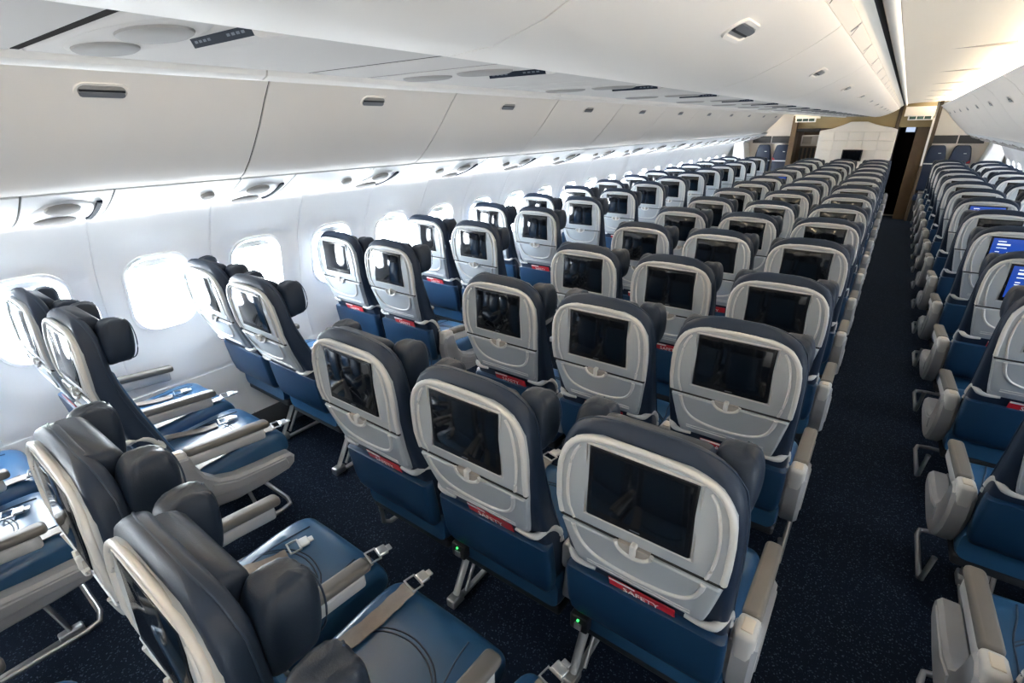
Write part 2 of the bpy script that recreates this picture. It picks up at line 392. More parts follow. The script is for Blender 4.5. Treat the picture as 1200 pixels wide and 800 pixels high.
# ================================================================== centre bins
CD = [(0.228, 1.937), (0.246, 1.931), (0.33, 1.937), (0.41, 1.958), (0.49, 1.994), (0.555, 2.030), (0.597, 2.058), (0.604, 2.066)]
def cbin_meshes(sgn):
    prof = [(sgn*x, z) for x, z in CD]; inner = [(sgn*(x-0.006), z+0.012) for x, z in CD]
    door = G().add(loft([[(x, y, z) for x, z in prof+inner[::-1]] for y in (-BD/2+0.002, BD/2-0.002)])).mesh('bin_door', 'bin', 40)
    lr, lh = latch_meshes(CD, 0.70, sgn, 1, 0.055, 0.015)
    return door, lr, lh
cR, cL = cbin_meshes(1), cbin_meshes(-1)
cbody = G().add(loft([[(x, y, z) for x, z in [(-0.235, 1.958), (0.235, 1.958), (0.4, 1.972), (0.58, 2.062), (0.60, 2.12), (-0.60, 2.12), (-0.58, 2.062), (-0.4, 1.972)]] for y in (-BD/2, BD/2)])).mesh('bin_body', 'gap', 30)
for i, k in enumerate(range(-2, 11)):
    yy = 0.30+k*BD
    if yy+BD/2 > 11.95: continue
    t = thing('centre_bin', 'double-door cream ceiling bin over the middle seats, %s from the end bulkhead' % ORD[11-k], 'overhead bin', (0, yy, 0), 'overhead bins over the middle seats')
    obj('bin_body', cbody, t)
    for (dm, lr, lh) in (cR, cL):
        d = obj('bin_door', dm, t); obj('latch_recess', lr, d); obj('latch_handle', lh, d)
# service panels under the centre bins
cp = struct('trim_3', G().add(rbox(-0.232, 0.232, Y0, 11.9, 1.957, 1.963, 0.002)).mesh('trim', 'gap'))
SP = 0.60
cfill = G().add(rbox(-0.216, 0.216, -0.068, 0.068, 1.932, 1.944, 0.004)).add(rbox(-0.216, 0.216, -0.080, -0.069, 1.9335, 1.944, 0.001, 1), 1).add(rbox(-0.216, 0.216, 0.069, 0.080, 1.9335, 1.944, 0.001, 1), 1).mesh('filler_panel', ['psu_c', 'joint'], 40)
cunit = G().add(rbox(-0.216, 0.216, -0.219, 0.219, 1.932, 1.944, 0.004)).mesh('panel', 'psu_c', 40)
def oval(cx, cy, a, b, z, d, n=24):
    return loft([[(cx+a*s*math.cos(2*math.pi*i/n), cy+b*s*math.sin(2*math.pi*i/n), z-d*e) for i in range(n)] for s, e in ((1, 0), (0.97, .6), (0.86, 1), (0.45, 1.05))], cap0=False)
cd1 = G().add(oval(0.0, -0.160, 0.19, 0.050, 1.934, 0.004)).mesh('lamp_dish', 'psu_c', 40)
cl1 = G().add(oval(-0.09, -0.160, 0.070, 0.034, 1.931, 0.006)).mesh('reading_light', 'psu_dim', 40)
cl2 = G().add(oval(0.075, -0.163, 0.070, 0.034, 1.931, 0.006)).mesh('reading_light', 'psu_dim', 40)
cs = G().add(loft([[(x, y, z) for y, z in ((-0.112, 1.934), (-0.107, 1.922), (-0.100, 1.921), (-0.03, 1.934))] for x in (0.045, 0.190)]), 2)
def face(x0, x1, t0, t1, w, mi): cs.add(loft([[(x, -0.112+0.005*t-w, 1.934-0.012*t-w*0.3) for x, t in ((x0, t0), (x1, t0), (x1, t1), (x0, t1))], [(x, -0.111+0.005*t, 1.934-0.012*t) for x, t in ((x0, t0), (x1, t0), (x1, t1), (x0, t1))]]), mi)
face(0.046, 0.189, 0.06, 0.97, 0.0006, 0)
for xx in (0.055, 0.066, 0.077, 0.088, 0.135, 0.146, 0.157, 0.168): face(xx, xx+0.007, 0.40, 0.62, 0.0010, 1)
csm = cs.mesh('seat_belt_sign', ['sign', 'signmark', 'psu_c'], 40)
for i, k in enumerate(range(-3, 20)):
    y = -0.39+k*SP
    if y > 11.6: continue
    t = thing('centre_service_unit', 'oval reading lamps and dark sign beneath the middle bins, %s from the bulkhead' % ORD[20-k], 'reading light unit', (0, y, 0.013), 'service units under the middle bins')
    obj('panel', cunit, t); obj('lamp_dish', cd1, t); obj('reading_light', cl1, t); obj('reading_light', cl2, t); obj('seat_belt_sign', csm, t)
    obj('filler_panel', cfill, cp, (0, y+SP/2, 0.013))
# ================================================================== aisle ceilings
def ceiling_side(sgn, nm):
    root = struct('ceiling_'+nm, G().add(extr([(sgn*0.60, 2.155), (sgn*1.55, 2.235)], Y0, Y1+0.05)).mesh('ceiling', 'ceil', 40))
    pr = [(0.712, 2.128), (0.80, 2.140), (0.92, 2.148), (1.05, 2.155), (1.18, 2.163), (1.30, 2.170), (1.42, 2.165), (1.52, 2.13), (1.56, 2.06)]
    pm = G().add(extr([(sgn*x, z) for x, z in pr], -0.728, 0.728)).mesh('ceiling_panel', 'ceil', 40)
    gm = G().add(rbox(sgn*0.98-0.13, sgn*0.98+0.13, -0.004, 0.004, 2.146, 2.160, 0.002)).mesh('panel_joint', 'recess')
    y = -2.6
    while y < 12.2:
        if y+0.728 < Y1+0.4: obj('ceiling_panel', pm, root, (0, y, 0)); obj('panel_joint', gm, root, (0, y+0.733, 0))
        y += 1.466
    # fascia over the centre bins: row placard strip, band, dark slot, white rail
    strip = [(0.604, 2.068), (0.6255, 2.102)]
    n = 0; y = -2.9
    pl = G().add(extr([(sgn*x, z) for x, z in strip+[(0.615, 2.11)]], -0.262, 0.262)).mesh('placard_panel', 'psu_c', 40)
    dx, dz = 0.0215, 0.034
    mk = G().add(loft([[(sgn*(0.604+dx*t+0.0012), yy, 2.068+dz*t-0.0008) for t, yy in q] for q in ([(0.15, -0.02), (0.9, 0.03), (0.9, 0.045), (0.15, -0.005)],)]+[[(sgn*(0.604+dx*t+0.002), yy, 2.068+dz*t-0.0012) for t, yy in q] for q in ([(0.15, -0.02), (0.9, 0.03), (0.9, 0.045), (0.15, -0.005)],)])).mesh('row_placard', 'latch', 40)
    while y < 11.8:
        p = obj('placard_panel', pl, root, (0, y, 0)); obj('row_placard', mk, p, (0, 0.22, 0)); y += 0.5335
    obj('fascia_band', G().add(extr([(sgn*0.6255, 2.103), (sgn*0.632, 2.108), (sgn*0.655, 2.126)], Y0, Y1)).mesh('fascia_band', 'ceil', 40), root)
    obj('air_slot', G().add(extr([(sgn*0.655, 2.1265), (sgn*0.669, 2.133)], Y0, Y1)).mesh('air_slot', 'gap', 40), root)
    obj('white_rail', G().add(tube([(sgn*0.692, Y0, 2.128), (sgn*0.692, Y1, 2.128)], 0.018, 12)).mesh('white_rail', 'psu', 60), root)
    # cove lamp standing behind the top lip of the wall bins
    cl = thing('cove_lamp', 'warm cove lamp strip above the bins of the '+('daylit wall' if sgn < 0 else 'far wall'), 'lamp', (0, 0, 2.07), 'cove lamps')
    obj('lamp_tube', G().add(rbox(sgn*1.29-0.025, sgn*1.29+0.025, Y0+0.05, Y1-0.1, 0.012, 0.028, 0.004)).mesh('lamp_tube', 'cove'), cl)
    obj('lamp_tray', G().add(rbox(sgn*1.29-0.05, sgn*1.29+0.05, Y0+0.05, Y1-0.1, -0.01, 0.012, 0.004)).mesh('lamp_tray', 'psu'), cl)
ceiling_side(1, 'right'); ceiling_side(-1, 'left')

# ================================================================== airline seats
# local frame: seat faces +y, origin on the floor below the screen centre
REAR = [(0.50, 0.130), (0.74, 0.070), (0.84, 0.038), (0.93, 0.013), (0.985, 0.001), (1.10, -0.003), (1.25, 0.0)]      # rear face of the grey shell
RIMY = [(0.50, 0.165), (0.74, 0.092), (0.84, 0.058), (0.93, 0.034), (0.99, 0.020), (1.10, 0.016), (1.19, 0.016), (1.25, 0.020)]
FRONT = [(0.45, 0.290), (0.65, 0.215), (0.764, 0.172), (0.87, 0.132), (0.977, 0.098), (1.046, 0.083), (1.165, 0.077), (1.22, 0.066), (1.25, 0.050)]
SHW = [(0.745, 0.163), (0.80, 0.176), (0.93, 0.199), (1.00, 0.207), (1.08, 0.206), (1.13, 0.198), (1.160, 0.182), (1.182, 0.163), (1.196, 0.135), (1.204, 0.10)]
def ry(z): return lerp(REAR, z)

P = {}          # shared part meshes
# backrest (slate leather)
g = G(); rings = []
BW = [(0.50, 0.205), (0.62, 0.212), (0.80, 0.214), (0.95, 0.218), (1.06, 0.217), (1.12, 0.211), (1.165, 0.199), (1.198, 0.178), (1.220, 0.148), (1.233, 0.112), (1.240, 0.07)]
for z in (0.46, 0.50, 0.56, 0.62, 0.70, 0.78, 0.86, 0.93, 0.99, 1.05, 1.10, 1.14, 1.17, 1.195, 1.211, 1.224, 1.233, 1.240):
    w = lerp(BW, z); y0, y1 = lerp(RIMY, z), lerp(FRONT, z)
    k = max(0.0, (z-1.20)/0.040); y0 += 0.012*k*k; y1 -= 0.006*k*k
    rings.append([(x, y, z) for x, y in rr(-w, w, y0, y1, 0.022, 4)])
P['backrest'] = g.add(loft(rings)).mesh('backrest', 'slate', 50)
pp = [(lerp(BW, z)+0.0008, lerp(FRONT, z)-0.020, z) for z in (0.55, 0.65, 0.75, 0.85, 0.95, 1.05, 1.10, 1.14, 1.165, 1.185, 1.20, 1.212, 1.222, 1.230, 1.2362)]
pp = pp+[(0.05, lerp(FRONT, 1.24)-0.018, 1.2405), (-0.05, lerp(FRONT, 1.24)-0.018, 1.2405)]+[(-x, y, z) for x, y, z in reversed(pp)]
P['piping'] = G().add(tube(pp, 0.0022, 6, ref=(0, 1, 0))).mesh('piping', 'seam', 60)
# front seams of the backrest and the blue centre cover
g = G(); rings = []
for z in (0.50, 0.60, 0.70, 0.80, 0.90, 0.98, 1.02):
    y1 = lerp(FRONT, z); rings.append([(x, y, z) for x, y in rr(-0.165, 0.165, y1-0.02, y1+0.012, 0.014, 3)])
P['back_cover'] = g.add(loft(rings)).mesh('back_cover', 'blue', 50)
# grey shell
g = G(); rings = []
for z in (0.745, 0.75, 0.79, 0.84, 0.885, 0.93, 0.96, 0.985, 1.02, 1.06, 1.10, 1.13, 1.15, 1.165, 1.18, 1.190, 1.198, 1.204):
    w = lerp(SHW, z); y0 = ry(z)+0.006; y1 = lerp(RIMY, z)+0.012
    if z < 0.748: w -= 0.005; y0 += 0.005
    rings.append([(x, y, z) for x, y in rr(-w, w, y0, y1, 0.011, 4)])
P['back_shell'] = g.add(loft(rings)).mesh('back_shell', 'shell', 45)
# raised pale rim round the upper shell
path = [(-w+0.007, lerp(REAR, z)+0.008, z) for z, w in [(0.945, 0.2035), (1.0, 0.207), (1.06, 0.207), (1.10, 0.204), (1.128, 0.198), (1.150, 0.188), (1.169, 0.174), (1.183, 0.154), (1.192, 0.13), (1.197, 0.10)]]
path += [(x, lerp(REAR, 1.2)+0.008, z) for x, z in ((-0.05, 1.201), (0, 1.202), (0.05, 1.201))]
path += [(-x, y, z) for x, y, z in reversed(path[:10])]
P['shell_rim'] = G().add(tube(path, 0.0080, 10, ref=(0, 1, 0), sy=0.95)).mesh('shell_rim', 'rim', 60)
# side scoops beside the screen: two curved ridges that run on into the tray table's U
up_r = [(s*x, ry(z)+0.0055, z) for s in (1,) for x, z in [(0.146, 1.168), (0.160, 1.145), (0.170, 1.11), (0.176, 1.06), (0.175, 1.01), (0.169, 0.97), (0.162, 0.942)]]
P['ridge_r'] = G().add(tube(smooth_path(up_r, 3), 0.0052, 8, sy=0.7)).mesh('side_ridge', 'rim', 60)
P['ridge_l'] = G().add(tube(smooth_path([(-x, y, z) for x, y, z in up_r], 3), 0.0052, 8, sy=0.7)).mesh('side_ridge', 'rim', 60)
# tray table
g = G(); rings = []
for z in (0.768, 0.774, 0.80, 0.84, 0.885, 0.925, 0.930):
    w = lerp(SHW, z)-0.004; e = 0.004 if z in (0.768, 0.930) else 0
    rings.append([(x, y, z) for x, y in rr(-w+e, w-e, ry(z)-0.004+e, ry(z)+0.02, 0.007, 3)])
P['tray_table'] = g.add(loft(rings)).mesh('tray_table', 'shell', 40)
u = [(0.160, 0.926), (0.154, 0.895), (0.140, 0.862), (0.115, 0.836), (0.075, 0.820), (0.03, 0.814), (0, 0.813)]
u = u+[(-x, z) for x, z in reversed(u[:-1])]
P['tray_ridge'] = G().add(tube(smooth_path([(x, ry(z)-0.004, z) for x, z in u], 3), 0.0072, 8, sy=0.75)).mesh('tray_ridge', 'rim', 60)
sl = [(-0.135, 0.790), (0.135, 0.790), (0.135, 0.779), (-0.135, 0.779)]
P['tray_grip'] = G().add(tube([(x, ry(z)-0.0035, z) for x, z in sl], 0.0022, 6, closed=True)).mesh('tray_grip', 'rim', 60)
# groove between tray and screen housing
P['tray_gap'] = G().add(rbox(-0.199, 0.199, ry(0.936)+0.0035, ry(0.936)+0.02, 0.9325, 0.9395, 0.001, 1)).mesh('tray_gap', 'gap')
# latch
hc = [(0.045*math.cos(a), ry(0.935)-0.006, 0.940+0.030*math.sin(a)) for a in [math.pi+math.pi*i/10 for i in range(11)]]
g = G().add(tube(hc, 0.0055, 8)).add(rbox(-0.0075, 0.0075, ry(0.935)-0.014, ry(0.935)+0.006, 0.916, 0.950, 0.004), 1)
g.add(prism([(0.040*math.cos(a), 0.940+0.026*math.sin(a)) for a in [math.pi+math.pi*i/10 for i in range(11)]], ry(0.935)-0.0065, ry(0.935)+0.01, 0.001, 'y'), 2)
P['tray_latch'] = g.mesh('tray_latch', ['rim', 'rim', 'recess'], 40)
# screen
g = G().add(rbox(-0.1255, 0.1255, 0.0015, 0.02, 0.984, 1.177, 0.003, 3, corner=0.008), 0)
P['screen'] = g.mesh('screen', 'bezel', 40)
sb = [(-0.129, 0.980), (0.129, 0.980), (0.129, 1.181), (-0.129, 1.181)]
P['screen_surround'] = G().add(tube([(x, ry(z)+0.0055, z) for x, z in sb], 0.0042, 6, closed=True)).mesh('screen_surround', 'rim', 60)
dsp = rbox(-0.112, 0.112, 0.0008, 0.004, 1.004, 1.168, 0.0012, 2)
P['display'] = G().add(dsp).add(rbox(-0.012, 0.012, 0.0008, 0.003, 0.991, 0.9935, 0.0004, 1), 1).mesh('display', ['glass', 'signmark'], 40)
g = G().add(dsp)
def bar(x0, x1, z0, z1): g.add(rbox(x0, x1, 0.0002, 0.0012, z0, z1, 0.0003, 1), 1)
bar(-0.088, -0.050, 1.147, 1.152); bar(-0.088, -0.028, 1.126, 1.136); bar(-0.088, -0.040, 1.108, 1.112)
for q in range(3): bar(-0.088, -0.068, 1.084-0.012*q, 1.088-0.012*q); bar(-0.035, -0.020, 1.084-0.012*q, 1.087-0.012*q)
bar(0.02, 0.04, 1.084, 1.088); bar(0.06, 0.09, 1.147, 1.151); bar(-0.1, -0.09, 1.012, 1.018); bar(-0.08, -0.074, 1.012, 1.018)
P['display_lit'] = g.mesh('display', ['lit', 'littext'], 40)
# headrest: centre pad with two gathered wings
rings = []
for z, e in ((1.035, 0.014), (1.042, 0.004), (1.06, 0), (1.10, 0), (1.15, 0), (1.185, 0.003), (1.198, 0.010), (1.205, 0.022)):
    y1 = lerp(FRONT, z); rings.append([(x, y, z) for x, y in rr(-0.125+e*0.5, 0.125-e*0.5, y1-0.02, y1+0.040-e, 0.016, 3)])
P['headrest'] = G().add(loft(rings)).mesh('headrest', 'head', 55)
def wing(s):
    rings = []; nz = 19; n = 56
    for i in range(nz):
        t = -1+2*i/(nz-1); zz = 1.114+0.080*math.copysign(abs(math.sin(t*math.pi/2))**0.9, t)
        k = max(0.30, abs(math.cos(t*math.pi/2))**0.36); rg = []
        for j in range(n):
            a = 2*math.pi*j/n; c, sn = math.cos(a), math.sin(a)
            ce = math.copysign(abs(c)**0.62, c); se = math.copysign(abs(sn)**0.62, sn)
            gather = 0.050*max(0, abs(t)-0.2)*math.sin(a*14+1.3*t)+0.012*math.sin(a*5+t*3)
            rp = 1+gather*(1 if sn > -0.6 else 0.2)
            rg.append((s*(0.158+0.050*ce*k*rp+0.008*(1-t*t)), 0.126+0.053*se*k*rp+0.006*t, zz+0.003*math.sin(a*2+1)))
        rings.append(rg if s > 0 else rg[::-1])
    g = G().add(loft(rings))
    seam = [(s*(0.158+0.046*math.cos(b)), 0.126+0.0535*max(0.05, math.cos(b))**0.22, 1.114+0.078*math.sin(b)) for b in [R(-75+150*i/12) for i in range(13)]]
    g.add(tube(seam, 0.0020, 6), 1)
    return g.mesh('headrest_wing', ['head', 'seam'], 70)
P['wing_r'] = wing(1); P['wing_l'] = wing(-1)
# cushion
def cush(x, y, z):
    t = (y-0.16)/0.52; top = (z-0.37)/0.13
    crown = 0.012*(1-(x/0.24)**2)*max(0, top); dip = -0.012*math.sin(math.pi*min(1, max(0, t)))*max(0, top)
    return (x, y, z+0.030*t*max(0, top)+crown+dip-(0.02*max(0, t-0.75)/0.25 if top > 0.5 else 0))
rings = []
def cushion_geo():
    v, f = [], []
    NY = 12; rings = []
    for i in range(NY+1+8):
        pass
    ys = [0.16, 0.165, 0.18, 0.23, 0.29, 0.35, 0.41, 0.47, 0.53, 0.58, 0.62, 0.645, 0.662, 0.674, 0.681, 0.684]
    for y in ys:
        e = 0.0
        if y < 0.18: e = 0.012*(0.18-y)/0.02
        if y > 0.60: q = (y-0.60)/0.084; e = 0.050*(1-math.sqrt(max(0, 1-q*q)))
        x0, z0, z1 = 0.2215-e*0.35, 0.372+e*0.6, 0.505-e
        base = rr(-x0, x0, z0, z1, 0.036-e*0.3, 5)
        ring = []
        m = len(base)
        # densify the long top/bottom runs so the crown shows
        for j in range(m):
            p, q = base[j], base[(j+1) % m]; ring.append(p)
            if abs(p[0]-q[0]) > 0.1:
                for s in range(1, 8): ring.append((p[0]+(q[0]-p[0])*s/8, p[1]+(q[1]-p[1])*s/8))
        rings.append([cush(x, y, z) for x, z in ring])
    return loft(rings)
P['seat_cushion'] = G().add(cushion_geo()).mesh('seat_cushion', 'blue', 60)
def on_cush(x, y): return cush(x, y, 0.505)[2]+0.0002
s1 = [(-0.150, y) for y in (0.20, 0.30, 0.40, 0.48)]+[(-0.135, 0.56), (-0.128, 0.62)]
s3 = [(-0.150, 0.455), (-0.09, 0.505), (0.0, 0.525), (0.09, 0.505), (0.150, 0.455)]
g = G()
for q in (s1, [(-x, y) for x, y in s1], s3, [(x, y+0.012) for x, y in s3]):
    g.add(tube(smooth_path([(x, y, on_cush(x, y)) for x, y in q], 4), 0.0026, 6))
P['stitch_seam'] = g.mesh('stitch_seam', 'seam', 60)
P['seat_pan'] = G().add(rbox(-0.22, 0.22, 0.17, 0.62, 0.335, 0.378, 0.012)).mesh('seat_pan', 'pan', 40)
# pocket behind the seat
rings = []
for z, dy, e in ((0.462, 0.055, 0.05), (0.466, 0.030, 0.032), (0.479, 0.012, 0.016), (0.505, 0.003, 0.006), (0.55, 0, 0.0), (0.60, 0, 0), (0.66, 0.0, 0.0), (0.691, 0.002, 0.002), (0.695, 0.008, 0.006)):
    y0 = 0.098+dy-0.14*(z-0.58)
    rings.append([(x, y, z) for x, y in rr(-0.221+e, 0.221-e, y0, y0+0.05-dy*0.4, 0.016, 3)])
P['seat_pocket'] = G().add(loft(rings)).mesh('seat_pocket', 'pocket', 50)
rings = []
for z in (0.44, 0.50, 0.56, 0.62, 0.68, 0.75):
    y0 = 0.152-0.26*(z-0.56); rings.append([(x, y, z) for x, y in rr(-0.205, 0.205, y0, y0+0.06, 0.014, 3)])
P['lower_back'] = G().add(loft(rings)).mesh('lower_back', 'pocket', 50)
# safety card standing in the pocket
def tilt(x, y, z): return (x, 0.128-0.34*(z-0.60)+y, z)
g = G().add(rbox(-0.085, 0.095, -0.0015, 0.0015, 0.60, 0.732, 0.001, 1), 0, tilt).add(rbox(-0.083, -0.01, -0.0022, -0.0012, 0.722, 0.731, 0.0003, 1), 1, tilt)
P['safety_card'] = g.mesh('safety_card', ['red', 'white'], 40)
cu = bpy.data.curves.new('card_lettering', 'FONT'); cu.body = 'SAFETY'; cu.size = 0.030; cu.align_x = 'CENTER'; cu.extrude = 0.0003; cu.resolution_u = 2
to = bpy.data.objects.new('card_lettering', cu); COL.objects.link(to)
dg = bpy.context.evaluated_depsgraph_get(); tm = bpy.data.meshes.new_from_object(to.evaluated_get(dg)); bpy.data.objects.remove(to)
g = G().add(([(v.co.x, v.co.y, v.co.z) for v in tm.vertices], [tuple(p.vertices) for p in tm.polygons]), 0,
            lambda x, y, z: tilt(x+0.005, -0.0024-z, 0.694+y))
P['card_lettering'] = g.mesh('card_lettering', 'white', 40)
# silver recline hinge at each lower corner of the shell
def hinge(s):
    pth = smooth_path([(s*0.120, 0.072, 0.744), (s*0.165, 0.074, 0.742), (s*0.190, 0.080, 0.748), (s*0.201, 0.098, 0.757), (s*0.206, 0.135, 0.748), (s*0.207, 0.175, 0.705), (s*0.207, 0.185, 0.66)], 3)
    n = len(pth)
    return G().add(tube(pth, [0.005+0.007*min(1, i/6) for i in range(n)], 8)).mesh('hinge_cover', 'arm', 60)
P['hinge_r'] = hinge(1); P['hinge_l'] = hinge(-1)
# armrests, centred on x=0
armtilt = lambda x, y, z: (x, y, z+0.02*(0.42-y)/0.2-0.006)
g = G().add(rbox(-0.0255, 0.0255, 0.245, 0.590, 0.622, 0.655, 0.012, 3, 1, 0.016), 0, armtilt)
P['arm_pad'] = g.mesh('arm_pad', 'taupe', 45)
g = G().add(rbox(-0.021, 0.021, 0.20, 0.565, 0.572, 0.624, 0.012, 3), 0, armtilt).add(rbox(-0.027, 0.027, 0.160, 0.248, 0.555, 0.652, 0.014, 3), 0, armtilt)
P['armrest'] = g.mesh('armrest', 'arm', 45)
P['arm_insert'] = G().add(rbox(-0.014, 0.014, 0.180, 0.230, 0.646, 0.655, 0.003, 2), 0, armtilt).mesh('arm_insert', 'tan', 45)
P['arm_post'] = G().add(prism([(0.16, 0.46), (0.30, 0.46), (0.275, 0.52), (0.262, 0.60), (0.20, 0.615), (0.175, 0.56)], -0.02, 0.02, 0.006)).mesh('arm_post', 'shroud', 40)
shr = [(0.165, 0.635), (0.205, 0.652), (0.250, 0.640), (0.262, 0.585), (0.285, 0.525), (0.330, 0.478), (0.40, 0.452), (0.50, 0.440), (0.60, 0.434), (0.650, 0.426), (0.668, 0.400), (0.660, 0.365), (0.630, 0.345), (0.50, 0.335), (0.38, 0.335), (0.29, 0.352), (0.22, 0.40), (0.175, 0.47), (0.155, 0.55)]
P['end_shroud'] = G().add(prism(shr, -0.034, 0.034, 0.012)).add(prism([(y, z) for y, z in [(0.30, 0.47), (0.40, 0.43), (0.62, 0.415), (0.63, 0.38), (0.40, 0.385), (0.28, 0.42)]], -0.038, 0.038, 0.004)).mesh('end_shroud', 'shroud', 40)
# legs
g = G().add(tube([(0, 0.36, 0.35), (0, 0.30, 0.20), (0, 0.205, 0.035)], [0.020, 0.018, 0.016], 8, sx=1.0, sy=0.5, ref=(0, 1, 0)))
g.add(tube([(0.035, 0.40, 0.34), (0.030, 0.24, 0.06)], 0.008, 8)).add(tube([(0, 0.48, 0.35), (0, 0.50, 0.20), (0, 0.53, 0.03)], [0.018, 0.016, 0.014], 8, sx=1.0, sy=0.6, ref=(0, 1, 0)))
g.add(rbox(-0.022, 0.022, 0.17, 0.24, 0.0, 0.045, 0.008)).add(rbox(-0.018, 0.018, 0.49, 0.57, 0.0, 0.04, 0.008)).add(rbox(-0.012, 0.012, 0.20, 0.55, 0.0, 0.014, 0.003))
P['leg'] = g.mesh('leg', 'metal', 50)
def bagbar(s):   # s: side of the aisle, 0 for none
    if s: pth = [(s*0.25, 0.22, 0.30), (s*0.26, 0.235, 0.17), (s*0.26, 0.27, 0.145), (s*0.26, 0.56, 0.135), (s*0.25, 0.605, 0.135), (s*0.20, 0.620, 0.135), (0, 0.62, 0.135), (-s*0.222, 0.62, 0.135)]
    else: pth = [(-0.222, 0.62, 0.135), (0.276, 0.62, 0.135)]
    return G().add(tube(pth, 0.0105, 8)).mesh('baggage_bar', 'metal', 60)
P['bag1'], P['bag-1'], P['bag0'] = bagbar(1), bagbar(-1), bagbar(0)
# seat belt halves
def ribbon(pts, w=0.022):
    pp = smooth_path(pts, 5); rings = []
    for i, p in enumerate(pp):
        a = Vector(pp[max(0, i-1)]); b = Vector(pp[min(len(pp)-1, i+1)]); d = (b-a); d.z = 0; d.normalize(); nx = Vector((-d.y, d.x, 0))
        q = Vector(p); hh = Vector((0, 0, 0.0018)); ww = w*(1+0.06*math.sin(i*1.7))
        rings.append([tuple(q-nx*ww-hh), tuple(q+nx*ww-hh), tuple(q+nx*ww+hh), tuple(q-nx*ww+hh)])
    return loft(rings)
bl = [(x, y, on_cush(x, y)+h) for x, y, h in [(-0.192, 0.24, -0.03), (-0.19, 0.27, 0.006), (-0.17, 0.32, 0.012), (-0.13, 0.38, 0.010), (-0.09, 0.45, 0.006), (-0.075, 0.50, 0.006)]]
br = [(x, y, on_cush(x, y)+h) for x, y, h in [(0.190, 0.23, -0.03), (0.185, 0.29, 0.010), (0.175, 0.40, 0.012), (0.165, 0.50, 0.008), (0.17, 0.59, 0.010), (0.185, 0.645, 0.014)]]
bf = [(x, y, on_cush(x, y)+h) for x, y, h in [(-0.185, 0.22, -0.02), (-0.175, 0.29, 0.012), (-0.150, 0.40, 0.014), (-0.135, 0.50, 0.010), (-0.130, 0.59, 0.012), (-0.128, 0.645, 0.016)]]
P['belt_f'] = G().add(ribbon(bf, 0.027)).mesh('seat_belt', 'belt', 60)
P['belt_l'] = G().add(ribbon(bl)).mesh('seat_belt', 'belt', 60)
P['belt_r'] = G().add(ribbon(br)).mesh('seat_belt', 'belt', 60)
def buckle(cx, cy, ang, z):
    ca, sa = math.cos(ang), math.sin(ang)
    tr = lambda x, y, zz: (cx+ca*x-sa*y, cy+sa*x+ca*y, z+zz)
    g = G().add(tube([(-0.026, -0.016, 0.006), (0.026, -0.016, 0.006), (0.026, 0.018, 0.006), (-0.026, 0.018, 0.006)], 0.0038, 6, closed=True), 0, tr)
    g.add(rbox(-0.020, 0.020, 0.018, 0.05, 0.001, 0.013, 0.004), 0, tr).add(rbox(-0.012, 0.012, 0.05, 0.066, 0.003, 0.009, 0.002), 0, tr)
    return g.mesh('buckle', 'metal', 50)
P['buckle_l'] = buckle(-0.072, 0.525, -0.25, on_cush(-0.07, 0.53)+0.006)
P['buckle_f'] = buckle(-0.126, 0.655, -0.2, on_cush(-0.13, 0.65)+0.016)
P['buckle_r'] = buckle(0.180, 0.655, -0.25, on_cush(0.18, 0.65)+0.014)
g = G().add(rbox(-0.030, 0.030, 0.13, 0.19, 0.385, 0.445, 0.006)).add(rbox(-0.012, 0.012, 0.124, 0.134, 0.395, 0.42, 0.003), 1)
P['power_outlet'] = g.mesh('power_outlet', ['dark', 'latch'], 40)
P['outlet_light'] = G().add(rbox(-0.0035, 0.0035, 0.124, 0.132, 0.430, 0.437, 0.002)).mesh('outlet_light', 'green', 40)

